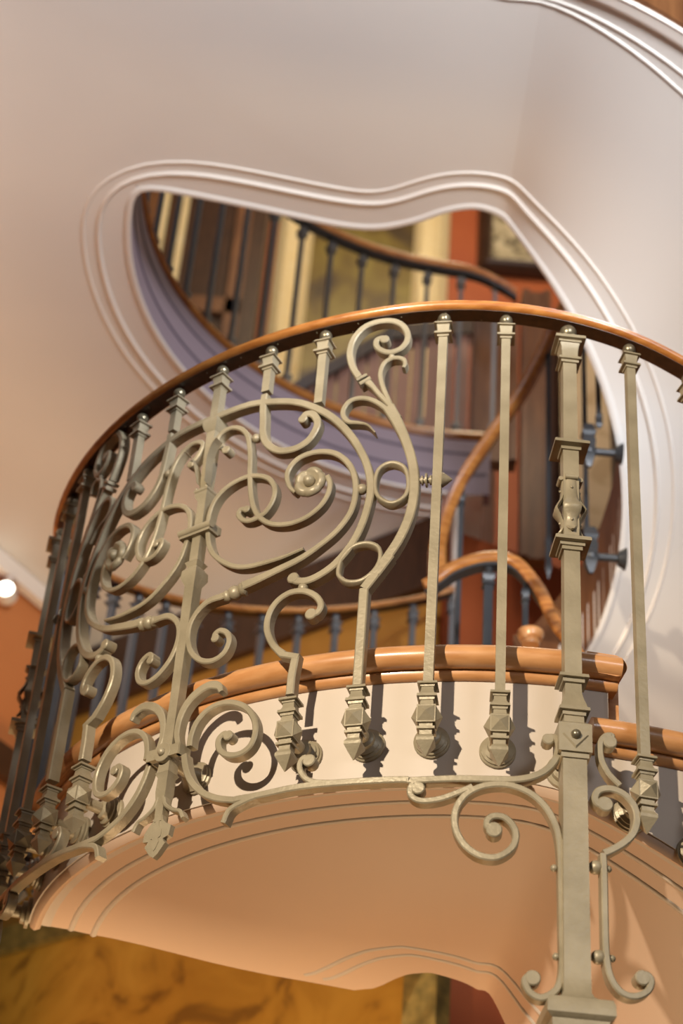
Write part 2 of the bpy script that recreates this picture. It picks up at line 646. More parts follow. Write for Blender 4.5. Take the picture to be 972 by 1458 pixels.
# the flight that comes down from the floor above
flight = tag(empty('stair_flight', (CX, CY, 2.0)), 'upper winding stair flight, its smooth white underside curving down at the right of the stairwell', 'stairs')
FM = Matrix.Translation((-CX, -CY, -2.0))
def fpart(name, mb, m_, **k):
    o_ = mb.build(name, m_, flight, **k)
    o_.matrix_local = FM
    return o_


b = MB()
slab(b, ZC, lin(0.0, 4.75, 110), rin, lambda p: 1.13 if p < 2 else max(1.03, 1.13 - (p - 2) * .2), 0.16, 12)
fpart('soffit', b, PLASTER, angle=0.9)
b = MB()
ii = lin(0.5, 4.75, 80)
b.rings([[pt(rin(p), p, zsof(ZC, p) + .004), pt(rin(p), p, zsof(ZC, p) + .33), pt(rin(p) + .04, p, zsof(ZC, p) + .33), pt(rin(p) + .04, p, zsof(ZC, p) + .004)] for p in ii])
fpart('inner_string', b, BRWOOD)
b = MB()
b.rings([[pt(ro_ - .03, p, zsof(ZC, p) - .003), pt(ro_ - .03, p, zsof(ZC, p) + .30), pt(ro_, p, zsof(ZC, p) + .30), pt(ro_, p, zsof(ZC, p) - .003)] for p in lin(0.0, 4.72, 90) for ro_ in (1.135 if p < 2 else max(1.035, 1.135 - (p - 2) * .2),)])
fpart('outer_string', b, BRWOOD)
for k in range(15):
    a, c = .2 + k * .3, .5 + k * .3
    z = zsof(ZC, a) + .26
    b = MB()
    b.rings([[pt(rin(p) + .04, p, z - .03), pt(.995, p, z - .03), pt(.995, p, z), pt(rin(p) + .04, p, z)] for p in lin(a, c, 6)])
    fpart('tread', b, BRWOOD)

# ------------------------------------------------------------------ front railing
rail = tag(empty('stair_railing', (CX, CY, 1.6)), 'curved wrought iron stair railing with wooden handrail, scrollwork panel and newel posts, in sharp focus', 'railing')
RM = Matrix.Translation((-CX, -CY, -1.6))
ID = Matrix.Identity(4)


def rpart(name, mb, m_, parent=None, **k):
    o = mb.build(name, m_, parent or rail, **k)
    o.matrix_local = RM if parent is None else ID
    return o


def frame_at(phi, r=R):
    """local frame: x tangential (right), y outward, z up; world matrix minus railing origin"""
    M = Matrix.Identity(4)
    o = pt(r, phi, 0)
    t = (math.cos(phi), math.sin(phi), 0)
    n_ = (math.sin(phi), -math.cos(phi), 0)
    for i in range(3):
        M[i][0] = t[i]
        M[i][1] = n_[i]
    M[0][2] = M[1][2] = 0
    M[2][2] = 1
    M[0][3], M[1][3], M[2][3] = o.x, o.y, o.z
    return M


# handrail: level on the landing, falling to the right, climbing behind to the left
UZ = [(-3.14, 3.435), (-2.9, 3.325), (-2.36, 3.085), (-1.93, 2.89), (-1.75, 2.805), (-1.55, 2.712), (-1.42, 2.662), (-1.3, 2.646), (-.9, 2.645), (-.55, 2.653), (-.31, 2.659), (-.19, 2.660), (-.077, 2.653), (.041, 2.637), (.158, 2.610), (.27, 2.568), (.5, 2.463), (1.0, 2.232), (1.6, 1.955)]
hp = catmull(UZ, 8)
HP = [(-.022, .0), (.016, .0), (.022, .003), (.026, .0085), (.0262, .013), (.0225, .0155), (.0235, .019), (.017, .0255), (.005, .030), (-.010, .029), (-.021, .023), (-.026, .014), (-.026, .004)]
b = MB()
b.rings([[pt(R + a, p, z + c) for a, c in HP] for p, z in hp])
hr = rpart('handrail', b, WOOD, angle=0.9)
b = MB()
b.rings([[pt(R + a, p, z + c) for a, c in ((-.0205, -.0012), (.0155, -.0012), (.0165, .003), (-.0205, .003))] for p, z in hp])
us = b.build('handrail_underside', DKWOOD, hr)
sc0 = None
for p in lin(-1.25, .2, 18):
    zz = float(np.interp(p, [q[0] for q in hp], [q[1] for q in hp]))
    for a in (-.016, .006):
        if sc0 is None:
            b = MB(); b.ball((0, 0, 0), .0015, 8); sc0 = b.build('screw', BRASS, hr); c = sc0
        else:
            c = sc0.copy(); COL.objects.link(c); c.parent = hr
        c.matrix_local = Matrix.Translation(pt(R + a, p + a * .8 + .03, zz - .0015))


def uz(phi):
    return float(np.interp(phi, [q[0] for q in hp], [q[1] for q in hp]))


ZB = 1.657          # bracket block height on the landing


def baluster_meshes(zt, zb, top_only=None):
    """zt ball centre, zb bracket block centre; returns builders"""
    s = MB()
    s.square([(zt - .012, .008), (zt - .020, .009), (zt - .0205, .0180), (zt - .0245, .0190), (zt - .0247, .0138), (zt - .036, .0122), (zt - .047, .0118), (zt - .0472, .0180), (zt - .0525, .0185), (zt - .0527, .0125), (zt - .057, .0120), (zt - .0572, .0092), ((top_only or zb + .069), .0092)])
    if top_only is None:
        s.square([(zb + .068, .0092), (zb + .0678, .0180), (zb + .063, .0185), (zb + .0628, .0135), (zb + .059, .0130), (zb + .0588, .0112), (zb + .050, .0118), (zb + .042, .0150), (zb + .0418, .0180), (zb + .036, .0185), (zb + .0358, .0145), (zb + .031, .0135), (zb + .0308, .0115), (zb + .020, .0125)])
    bl = MB()
    bl.ball((0, 0, zt), .0138)
    bl.lathe([(zt - .0145, .0095), (zt - .009, .0095)], 16)
    bk = MB()
    if top_only is None:
        h = .0175
        bk.square([(zb + .021, .0135), (zb + .018, h), (zb - .018, h), (zb - .0182, .0125), (zb - .026, .0120), (zb - .0262, .0165), (zb - .031, .0165), (zb - .0312, .0115), (zb - .040, .0112), (zb - .048, .0160), (zb - .054, .0160), (zb - .080, .001)])
        for ax, sg in ((0, 1), (0, -1), (1, 1), (1, -1)):
            base = []
            for u, v in ((-1, -1), (1, -1), (1, 1), (-1, 1)):
                if ax == 0:
                    base.append((sg * h, u * .0155, zb + v * .0155))
                else:
                    base.append((u * .0155, sg * h, zb + v * .0155))
            tip = (sg * (h + .0115), 0, zb) if ax == 0 else (0, sg * (h + .0115), zb)
            bk.add(base + [tip], [(0, 1, 4), (1, 2, 4), (2, 3, 4), (3, 0, 4)])
        bk.lathe([(-.078, .0115), (-.05, .0125), (-.03, .0125), (-.014, .012)], 16, 'y', (0, 0, zb - .004))
    ro = MB()
    if top_only is None:
        ro.lathe([(-.0865, .034), (-.081, .034), (-.079, .031), (-.075, .031), (-.072, .026), (-.068, .027), (-.064, .020), (-.056, .019), (-.052, .013)], 28, 'y', (0, 0, zb - .004))
    return s, bl, bk, ro


def add_baluster(phi, zt, zb, top_only=None, name='baluster'):
    s, bl, bk, ro = baluster_meshes(zt, zb, top_only)
    M = RM @ frame_at(phi)
    o = s.build(name, IRON, rail, angle=0.5)
    o.matrix_local = M
    bl.build('ball_finial', BRASS, o)
    if top_only is None:
        bk.build('wall_bracket', IRON, o, angle=0.35)
        ro.build('rosette_plate', IRON, o)
    return o


def clone(src, M):
    c = src.copy(); COL.objects.link(c); c.parent = rail; c.matrix_local = M
    for ch in src.children:
        d = ch.copy(); COL.objects.link(d); d.parent = c; d.matrix_local = ch.matrix_local
    return c


ZT = 2.636
for k, zb_ in ((5, 1.652), (4, 1.670), (-4, ZB), (-5, ZB)):
    add_baluster(PC + k * DA, uz(PC + k * DA) - .014, zb_)
# right of the newel, going down
for k in (7, 8, 9, 10):
    ph = PC + k * DA
    add_baluster(ph, uz(ph) - .0145, ZB - .108 - max(0, ph - .16) * SL)
# behind, going up
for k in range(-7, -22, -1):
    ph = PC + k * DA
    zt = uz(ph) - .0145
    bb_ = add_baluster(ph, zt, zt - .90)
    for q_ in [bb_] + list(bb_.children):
        q_.data.materials[0] = GRIRON  # same railing iron, shade of the back flight put into its colour

# --- traced scrollwork (front face centre lines)
def Z(ox, oy, s, pts):
    return [on_cyl(ox + x / s, oy + y / s) for x, y in pts]


def both(name, builder, m_=None, mirror=True, angle=0.5):
    for mi in ((False, True) if mirror else (False,)):
        mb = MB()
        builder(mb, mi)
        rpart(name, mb, m_ or IRON, angle=angle)


def scroll(name, pts, wd, eyes=(), depth=.022, n=7, mirror=True, rf=RF):
    P = catmull(pts, n)
    def bd(mb, mi):
        mb.bar(P, wd, depth, rf, mi)
        for which, r_ in eyes:
            q = P[which]
            mb.eye(q[0], q[1], r_, depth + .001, rf + .0005, mi)
    both(name, bd, mirror=mirror)


Z4 = (250, 440, 2.43)
# arch across the whole panel: trace the right half, mirror it into one bar
archR = Z(*Z4, [(300, 320), (400, 318), (470, 335), (540, 372), (600, 430), (645, 500), (668, 565), (673, 625), (660, 690), (635, 760), (600, 820), (550, 878), (500, 915), (455, 936), (418, 938), (404, 930)])
q1 = Z(250, 440, 2.43, [(170, 357), (235, 333)])
full_arch = [(2 * PC - p, z) for p, z in reversed(archR)] + [(2 * PC - q1[1][0], q1[1][1])] + [(PC, (q1[0][1] * 1.0))] + [q1[1]] + archR
full_arch = sorted(full_arch, key=lambda t: 0) if False else full_arch
PA = catmull(full_arch, 6)
mb = MB(); mb.bar(PA, .0165, .024)
for q in (PA[0], PA[-1]):
    mb.eye(q[0], q[1] + .001, .0125, .026, RF + .0005)
rpart('arch_bar', mb, IRON, angle=0.5)

# upper balusters standing on the arch
for k in (2, -2):
    add_baluster(PC + k * DA, uz(PC + k * DA) - .014, 0, on_cyl(250 + 487 / 2.43, 440 + 325 / 2.43)[1] + .004, 'short_baluster')
sh = [add_baluster(PC + k * DA, uz(PC + k * DA) - .014, 0, on_cyl(374, 556)[1], 'short_baluster') for k in (1, -1)]
# hook that continues each of the second balusters
hookP = Z(*Z4, [(318, 290), (308, 330), (300, 385), (300, 430), (315, 465), (355, 487), (410, 480), (455, 453), (482, 415), (488, 385), (472, 362), (448, 362), (438, 378)])
hookP[0] = (PC + DA, hookP[0][1]); hookP[1] = (PC + DA, hookP[1][1])
scroll('hook_scroll', hookP, .0165, [(-1, .0105)])
# S scroll beside the stem ending in the rosette
scroll('inner_scroll', Z(*Z4, [(172, 485), (152, 474), (142, 450), (157, 427), (190, 409), (225, 413), (247, 440), (255, 500), (254, 570), (258, 640), (269, 688), (292, 722), (332, 741), (390, 740), (450, 717), (500, 677), (526, 635), (532, 600), (522, 575)]), .0115, [(0, .010)])
# long spiral from the rosette down to the collar
longP = Z(*Z4, [(412, 632), (392, 612), (383, 575), (397, 540), (432, 509), (490, 491), (550, 497), (595, 530), (618, 580), (620, 640), (603, 700), (560, 760), (500, 812), (430, 860), (350, 900), (270, 938), (228, 955)])
def wl(t):
    return .0075 + .0055 * min(1, t * 6) if t < .75 else .013 + .008 * max(0, (t - .75) / .25)
scroll('long_scroll', longP, wl)
# loop scroll from the stem collar
scroll('loop_scroll', Z(*Z4, [(243, 690), (222, 692), (215, 710), (232, 728), (262, 727), (302, 705), (330, 668), (341, 625), (326, 590), (290, 575), (240, 579), (182, 609), (140, 650), (116, 700), (108, 755), (114, 820), (140, 858), (190, 885), (240, 889), (300, 876), (370, 855), (440, 826)]), lambda t: .0115 if t < .9 else .0115 - .005 * (t - .9) / .1, [(0, .0085)])
Z3 = (240, 780, 2.7)
def wc(t):
    return .016 - .004 * min(1, t * 5)
scroll('lower_scroll', Z(*Z3, [(212, 180), (150, 203), (108, 242), (80, 292), (71, 350), (84, 400), (120, 430), (165, 431), (208, 402), (229, 357), (221, 325), (195, 315), (175, 330), (176, 345)]), wc, [(-1, .0095)])


def collar(mb, mi):
    def P(x, y, s_=1):
        ph, z = Z(*Z3, [(x, y)])[0]
        return pt(RF - .011, (2 * PC - ph) if mi else ph, z)
    a, c = P(290, 143), P(200, 183)
    d = (c - a)
    mb.tube([a + d * t for t in (0, .08, .1, .22, .27, .32)], lambda t: [.008, .0125, .0145, .0145, .011, .007][round(t * 5)], 16)
    mb.ball(a + d * .5, .0155)
    mb.tube([a + d * t for t in (.68, .73, .8, .93, .98, 1.1)], lambda t: [.007, .0115, .013, .0115, .009, .007][round(t * 5)], 16)


both('beaded_collar', collar, mirror=True, angle=0.9)

# tall S bar of the outer edge
Z1 = (480, 440, 5.4)
SB = Z(*Z3, [(716, 525), (722, 400), (728, 280), (737, 155)])
S2 = Z(*Z3, [(737, 155), (800, 90), (850, 25)]) + Z(*Z4, [(690, 915), (735, 850), (775, 788), (808, 712), (824, 630), (821, 545), (800, 465), (768, 392), (735, 335)])
SB = [(PC + 3 * DA, z) for p, z in SB]
S2[0] = SB[-1]
S2[1] = ((S2[1][0] + 0.0), S2[1][1])


def sbar(mb, mi):
    mb.bar(SB, .019, .024, RF, mi)
    mb.bar(catmull(S2, 6), lambda t: .020 if t < .85 else .020 + .006 * (t - .85) / .15, .024, RF + .0004, mi)
both('edge_bar', sbar)
scroll('edge_scroll', Z(*Z1, [(165, 520), (120, 450), (95, 370), (98, 290), (135, 205), (210, 130), (310, 92), (420, 85), (500, 120), (538, 185), (528, 250), (480, 300), (410, 325), (345, 315), (300, 280), (300, 235), (340, 215), (362, 228)]), lambda t: .0125 + .0025 * (1 - t), [(-1, .0105)])
scroll('branch', Z(*Z1, [(470, 830), (410, 745), (330, 660), (270, 590), (215, 535)]), lambda t: .0135 - .003 * math.sin(t * 3.1) + .004 * max(0, t - .7) / .3, [])
scroll('branch', Z(*Z1, [(430, 790), (400, 715), (362, 630), (335, 550), (330, 480), (355, 415), (410, 375), (470, 368), (510, 385), (518, 415), (505, 445)]), lambda t: .0105 - .003 * max(0, (t - .8) / .2), [])
scroll('branch', Z(*Z1, [(450, 850), (390, 780), (320, 722), (240, 685), (160, 680), (90, 705), (45, 765), (45, 820), (85, 860), (160, 868), (230, 885), (290, 945)]), lambda t: .0115 if t < .7 else .0115 - .0095 * (t - .7) / .3, [])


def neck(mb, mi):
    def P(x, y):
        ph, z = Z(*Z1, [(x, y)])[0]
        return (ph, z)
    a, c = P(150, 548), P(228, 505)
    mb.bar([a, c], .007, .030, RF + .004, mi)
    a, c = P(172, 575), P(255, 528)
    mb.bar([a, c], .009, .028, RF + .003, mi)
both('scroll_collar', neck)


def studs(mb, mi, spots, r_=.0105):
    for x, y in spots:
        ph, z = on_cyl(x, y)
        mb.ball(pt(RF - .009, (2 * PC - ph) if mi else ph, z), r_, 16)


for x, y, r_ in ((250 + 273 / 2.43, 440 + 440 / 2.43, .0105), (250 + 640 / 2.43, 440 + 615 / 2.43, .0115), (480 + 412 / 5.4, 440 + 350 / 5.4, .0075), (240 + 510 / 2.7, 780 + 146 / 2.7, .0105)):
    both('ball_stud', lambda mb, mi, x=x, y=y, r_=r_: studs(mb, mi, [(x, y)], r_), angle=1.2)

# oval rings
for pts in ([(745, 528), (790, 545), (804, 600), (790, 645), (745, 667), (700, 645), (688, 600), (702, 550)],
            [(560, 905), (572, 860), (612, 818), (662, 806), (700, 822), (705, 862), (683, 903), (640, 935), (595, 940), (567, 925)]):
    Q = Z(*Z4, pts)
    P = catmull([Q[-1]] + Q + [Q[0], Q[1]], 6)[6:-6]
    both('oval_ring', lambda mb, mi, P=P: mb.bar(P, .0085, .022, RF, mi), angle=0.9)


def pin(mb, mi):
    a = on_cyl(593, 681); c = on_cyl(643, 683)
    def P(t):
        ph = a[0] + (c[0] - a[0]) * t
        return pt(RF - .010, (2 * PC - ph) if mi else ph, a[1] + .001)
    T = [(0, .006), (.12, .006), (.121, .010), (.17, .010), (.171, .006), (.24, .006), (.241, .015), (.29, .015), (.291, .006), (.36, .006), (.361, .010), (.42, .010), (.421, .006), (.7, .006), (.701, .015), (.72, .016), (.85, .010), (1.0, .0015)]
    mb.tube([P(t) for t, r_ in T], lambda u: T[round(u * (len(T) - 1))][1], 14)
both('spear_pin', pin, angle=0.5)

# rosette flowers at the heart of the spirals
def flower(mb, mi):
    ph, z = on_cyl(250 + 462 / 2.43, 440 + 595 / 2.43)
    ph_ = (2 * PC - ph) if mi else ph
    c = pt(RF - .006, ph_, z)
    t = Vector((math.cos(ph_), math.sin(ph_), 0)); n_ = Vector((math.sin(ph_), -math.cos(ph_), 0)); u = Vector((0, 0, 1))
    rings = []
    for rad, h in ((.0005, -.010), (.020, -.010), (.0335, -.004), (.0345, .002), (.028, .009), (.022, .009), (.016, .003), (.006, .001)):
        ring = []
        for k in range(50):
            a = 2 * math.pi * k / 50
            rr = rad * (1 + (.10 * abs(math.cos(2.5 * a)) ** .5 - .07) * (1 if rad > .018 else 0))
            ring.append(c + t * rr * math.cos(a) + u * rr * math.sin(a) * 1.05 + n_ * (h + (.0035 * abs(math.cos(2.5 * a)) if rad > .02 else 0)))
        rings.append(ring)
    mb.rings(rings)
    mb.ball(c + n_ * .008, .0125, 18)
both('rosette_flower', flower, angle=1.0)

# G scroll standing on the inner bracket baluster
GP = Z(*Z3, [(440, 405), (402, 375), (376, 318), (380, 262), (408, 210), (458, 172), (515, 163), (562, 182), (583, 215), (570, 245), (545, 252)])
gb = Z(*Z3, [(472, 560), (478, 490), (488, 412)])
scroll('question_scroll', GP, lambda t: .0135 + .0 * t, [(-1, .0125)])


def gbar(mb, mi):
    x = PC + 2 * DA
    P = [(x, gb[0][1]), (x, gb[1][1]), (x + .004, gb[2][1] + .002)]
    mb.bar(P, .017, .022, RF, mi)
    mb.bar([(P[-1][0] + .006, P[-1][1] - .006), (GP[0][0] - .004, GP[0][1] + .000), (GP[1][0], GP[1][1])], .014, .022, RF + .0003, mi)
both('bracket_bar', gbar)
# lower bracket assemblies of the two bars of each side
for k in (2, 3, -2, -3):
    M = RM @ frame_at(PC + k * DA)
    s_ = MB(); zb = {2: 1.660, 3: 1.669}.get(k, ZB)
    s_.square([(zb + .069, .0092), (zb + .068, .0092), (zb + .0678, .0180), (zb + .063, .0185), (zb + .0628, .0135), (zb + .059, .0130), (zb + .0588, .0112), (zb + .050, .0118), (zb + .042, .0150), (zb + .0418, .0180), (zb + .036, .0185), (zb + .0358, .0145), (zb + .031, .0135), (zb + .0308, .0115), (zb + .020, .0125)])
    o = s_.build('bar_foot', IRON, rail, angle=0.5); o.matrix_local = M
    _, _, bk, ro = baluster_meshes(ZT, zb)
    bk.build('wall_bracket', IRON, o, angle=0.35)
    ro.build('rosette_plate', IRON, o)

# centre stem
def yz(y, x=None):
    xx = x if x is not None else 247 + .137 * (1000 - y)
    return on_cyl(xx, y)[1]


mb = MB()
mb.square([(ZT - .012, .008), (ZT - .020, .009), (ZT - .0205, .0180), (ZT - .0245, .0190), (ZT - .0247, .0138), (ZT - .036, .0122), (ZT - .047, .0118), (ZT - .0472, .0180), (ZT - .0525, .0185), (ZT - .0527, .0125), (ZT - .057, .0100), (yz(598), .0105), (yz(598), .019), (yz(604), .020), (yz(611), .016), (yz(614), .0115), (yz(700), .0105), (yz(700), .016), (yz(706), .016), (yz(712), .0105),
           (yz(790), .011), (yz(796), .011), (yz(800), .017), (yz(806), .012), (yz(812), .019), (yz(822), .020), (yz(832), .0125), (yz(1000), .0105), (yz(1070), .0125), (yz(1098), .0135), (yz(1100), .0165), (yz(1106), .012), (yz(1125), .0125), (yz(1150), .0095), (yz(1168), .009)])
st = mb.build('centre_stem', IRON, rail, angle=0.5); st.matrix_local = RM @ frame_at(PC)
bl = MB(); bl.ball((0, 0, ZT), .0138); bl.lathe([(ZT - .0145, .0095), (ZT - .009, .0095)], 16); bl.build('ball_finial', BRASS, st)
bl = MB()
zc = yz(755)
bl.tube([(-.043, .016, zc), (.043, .016, zc)], .0085, 12)
bl.box((0, .004, zc - .012), (.040, .016, .003)); bl.box((0, -.004, zc + .001), (.038, .017, .009))
bl.build('cross_collar', IRON, st)
bl = MB()
for sg in (-1, 1):       # little V leaves
    pts = [(sg * .010, .012, yz(690)), (sg * .014, .018, yz(675)), (sg * .019, .024, yz(660)), (sg * .034, .030, yz(648)), (sg * .046, .032, yz(643))]
    P = catmull(pts, 5)
    bl.rings([[(p[0] - .001, p[1] - w_, p[2]), (p[0] + .001, p[1] + w_, p[2]), (p[0] + .003, p[1] + w_, p[2] - .003), (p[0] + .001, p[1] - w_, p[2] - .003)] for p, w_ in ((q, .012) for q in P)])
    bl.ball((sg * .013, .016, yz(696)), .0035, 8)
for y0 in (701,):
    bl.square([(yz(697), .018), (yz(700), .0185), (yz(703), .014)])
bl.build('stem_leaf', IRON, st)

# palmette: two broad leaf arms rising from the lower clamp
Z7 = (100, 960, 3.24)
scroll('leaf_arm', Z(*Z7, [(492, 320), (488, 265), (505, 190), (540, 125), (590, 75), (640, 48), (680, 52), (692, 78)]), lambda t: .0115 + .007 * min(1, t * 2) - .009 * max(0, (t - .8) / .2), [], depth=.020)
scroll('palmette_scroll', Z(*Z7, [(545, 330), (552, 285), (575, 225), (620, 170), (680, 135), (745, 128), (808, 152), (845, 205), (850, 265), (828, 325), (780, 363), (725, 370), (685, 345), (680, 300), (705, 272), (725, 280)]), .0125, [(-1, .0105)])
tend = Z(*Z7, [(520, 370), (528, 430), (552, 490), (600, 540), (665, 568), (740, 577)]) + Z(*Z3, [(262, 963), (350, 947), (500, 916), (700, 897), (900, 888)]) + Z(560, 760, 2.359, [(60, 826), (200, 820), (330, 822), (420, 822), (490, 805), (535, 770), (556, 725), (552, 692), (532, 680), (520, 688)])
scroll('bottom_band', tend, .0135, [(-1, .0110)], n=5)
scroll('band_curl', Z(*Z3, [(538, 815), (520, 803), (503, 822), (502, 850), (520, 880), (555, 897), (620, 900), (700, 897)]), .011, [(0, .0125)])
scroll('band_curl', Z(*Z3, [(420, 930), (340, 950), (280, 975), (230, 1005), (205, 1055)]), .0115, [])


def clampm(mb):
    z = yz(1074)
    mb.box((0, .016, z), (.040, .006, .0115)); mb.box((-.037, .004, z), (.004, .016, .0115)); mb.box((.037, .004, z), (.004, .016, .0115))
    mb.lathe([(.010, .020), (.0225, .020), (.0235, .019)], 24, 'y', (0, 0, z))
    mb.ball((0, .024, z + .0), .0085)
mb = MB(); clampm(mb); mb.build('clamp', IRON, st)
# hanging leaf and its curls
mb = MB()
zt_, out = yz(1160), []
for x, dz in ((-.010, 0), (-.012, -.010), (-.020, -.018), (-.030, -.032), (-.031, -.048), (-.018, -.050), (-.021, -.055), (-.025, -.060), (-.010, -.079), (0, -.086), (.010, -.079), (.025, -.060), (.019, -.054), (.018, -.050), (.031, -.046), (.034, -.026), (.020, -.018), (.012, -.010), (.010, 0)):
    out.append((x, zt_ + dz))
mb.rings([[(x, y, z) for x, z in out] for y in (-.004, .008)])
mb.rings([[(x * .4, y, zt_ - .04 + (z - zt_ + .04) * .7) for x, z in out] for y in (.008, .0095)])
mb.build('hanging_leaf', IRON, st)
scroll('small_curl', Z(*Z7, [(425, 560), (435, 600), (470, 622), (500, 628), (515, 660)]), .0085, [], depth=.018)

# lower wall bracket behind the clamp
mb = MB(); mb.lathe([(-.080, .0125), (-.01, .0125)], 16, 'y', (0, 0, ZB)); mb.lathe([(-.0865, .034), (-.081, .034), (-.079, .031), (-.075, .031), (-.072, .026), (-.060, .019), (-.052, .013)], 28, 'y', (0, 0, ZB))
mb.build('wall_bracket', IRON, st)

# ------------------------------------------------------------------ newel posts with their scroll brackets
def newel(phi, mirror):
    n_ = MB()
    prof_ = [(2.606, .012), (2.588, .014), (2.587, .031), (2.579, .032), (2.5788, .0240), (2.574, .0235), (2.5738, .0205), (2.564, .0180), (2.550, .0168), (2.535, .0165), (2.5348, .0225), (2.528, .0235), (2.5278, .0185), (2.522, .0180), (2.5218, .0140),
               (2.317, .0145), (2.3055, .0145), (2.3050, .0325), (2.302, .0350), (2.296, .0350), (2.2958, .0205), (2.289, .0200), (2.2888, .0158), (2.090, .0150),
               (2.0685, .0150), (2.0680, .0325), (2.065, .0350), (2.058, .0350), (2.0578, .0245), (2.051, .0240), (2.0508, .0200), (2.043, .0200), (2.0428, .0155),
               (1.764, .0160), (1.7618, .0265), (1.755, .0275), (1.7548, .0205), (1.747, .0200), (1.7468, .0150), (1.727, .0155), (1.714, .0180), (1.700, .0225), (1.692, .0240), (1.6918, .0275), (1.685, .0280), (1.6848, .0215), (1.677, .0210), (1.6768, .0180), (1.664, .0185), (1.662, .0210), (1.655, .0300),
               (1.598, .0300), (1.5978, .0250), (1.588, .0250), (1.5878, .0215), (1.190, .0225), (1.156, .0230), (1.148, .027), (1.142, .034), (1.138, .045), (1.135, .052), (1.126, .0555), (1.108, .0560), (1.104, .052), (1.101, .047), (1.09, .046), (-.6, .046), (-.62, .06), (-1.6, .06)]
    n_.square(prof_)
    n_.add([(-.024, .0302, 1.631), (.024, .0302, 1.631), (0, .0302, 1.603), (-.021, .033, 1.631), (.021, .033, 1.631), (0, .033, 1.6075)], [(0, 2, 5, 3), (2, 1, 4, 5), (3, 5, 4), (0, 3, 4, 1)])
    n_.lathe([(-.0865, .034), (-.079, .034), (-.078, .026), (-.068, .025), (-.066, .014), (-.02, .014)], 20, 'y', (0, 0, 1.615))
    o = n_.build('newel_post', IRON, rail, angle=0.45)
    o.matrix_local = RM @ frame_at(phi)
    c = MB(); c.ball((0, 0, 2.617), .0180, 24); c.lathe([(2.59, .013), (2.603, .013)], 16); c.build('ball_finial', BRASS, o)
    c = MB(); c.ball((0, .033, 1.630), .0095); c.build('rivet', BRASS, o)
    # leaf clips on the four faces
    for s4 in range(4):
        rot = Matrix.Rotation(s4 * math.pi / 2, 4, 'Z')
        c = MB()
        P = catmull([(0, .0165, 2.232), (0, .0175, 2.222), (0, .0185, 2.195), (0, .022, 2.178), (0, .030, 2.160), (0, .032, 2.150), (0, .024, 2.136), (0, .019, 2.122), (0, .0195, 2.108), (0, .026, 2.098)], 4)
        W_ = [(0, .008), (.1, .012), (.35, .0125), (.48, .019), (.6, .0175), (.72, .011), (.85, .013), (1, .003)]
        rr = []
        for i, p in enumerate(P):
            wv = float(np.interp(i / (len(P) - 1), [a for a, _ in W_], [b_ for _, b_ in W_]))
            rr.append([(-wv, p[1] - .004, p[2]), (-wv * .7, p[1], p[2]), (wv * .7, p[1], p[2]), (wv, p[1] - .004, p[2]), (wv * .6, p[1] - .007, p[2]), (-wv * .6, p[1] - .007, p[2])])
        c.rings(rr)
        c.lathe([(-.0125, .005), (.0125, .005)], 10, 'x', (0, .020, 2.228))
        c.ball((0, .019, 2.203), .003, 8); c.ball((0, .020, 2.124), .003, 8)
        c.v = [tuple(rot @ Vector((p[0], p[1], p[2] - .009))) for p in c.v]
        c.build('leaf_clip', IRON, o, angle=0.9)
    return o


n1 = newel(PC + 6 * DA, False)
n2 = clone(n1, RM @ frame_at(PC - 6 * DA))
Z5 = (560, 1050, 2.359)
NB = [
    ('newel_scroll', [(82, 168), (68, 152), (55, 170), (60, 195), (92, 210), (150, 205), (210, 185), (265, 162)], .0115, [(0, .0125)]),
    ('newel_scroll', [(338, 308), (318, 300), (315, 278), (335, 262), (372, 266), (402, 295), (412, 332), (395, 372), (345, 400), (285, 392), (235, 355), (207, 298), (210, 238), (245, 188), (305, 160), (380, 156), (455, 182), (512, 232), (548, 300), (562, 380), (566, 500), (568, 620), (570, 740), (566, 800), (545, 848), (500, 872), (460, 855), (442, 818), (455, 800), (468, 806)], .0125, [(0, .0145), (-1, .0135)]),
    ('newel_scroll', [(728, 12), (735, -8), (712, -6), (696, 20), (700, 70), (725, 120), (762, 158)], .0115, [(0, .0135)]),
    ('newel_scroll', [(712, 222), (690, 222), (678, 200), (692, 176), (730, 170), (775, 188), (808, 225), (820, 270), (808, 318), (775, 352), (730, 378), (708, 386)], .0135, [(0, .0145)]),
    ('newel_scroll', [(706, 388), (709, 450), (712, 600), (716, 720), (730, 800), (765, 852), (812, 868), (855, 850), (868, 815), (852, 795), (838, 806)], .0120, [(-1, .0135)]),
]
for nm, pp, wd, ey in NB:
    scroll(nm, Z(*Z5, pp), wd, ey, n=6)


for x, y in ((586, 428), (684, 428), (595, 730), (694, 730)):
    for mi in (False, True):
        ph, z = Z(*Z5, [(x, y)])[0]
        ph = (2 * PC - ph) if mi else ph
        c = pt(RF - .011, ph, z)
        t = Vector((math.cos(ph), math.sin(ph), 0))
        mb = MB(); mb.tube([c - t * .012, c - t * .007, c, c + t * .007, c + t * .012], lambda u: [.006, .011, .0125, .011, .006][round(u * 4)], 14)
        rpart('spacer_bead', mb, IRON, angle=1.0)
for x, y in ((542, 430), (726, 434), (549, 728), (739, 735)):
    for mi in (False, True):
        ph, z = Z(*Z5, [(x, y)])[0]
        mb = MB(); mb.ball(pt(RF - .011, (2 * PC - ph) if mi else ph, z), .0065, 12)
        rpart('rivet', mb, IRON, angle=1.0)

# ------------------------------------------------------------------ railing of the inner side
inner = tag(empty('inner_railing', (CX, CY, 2.0)), 'blurred wooden handrail sweeping steeply up inside the stairwell, on dark iron balusters', 'railing')
IM = Matrix.Translation((-CX, -CY, -2.0))


def trail(pts):
    return catmull([tuple(pt(r_, *on_cyl(x, y, r_, True))) for x, y, r_ in pts], 7)


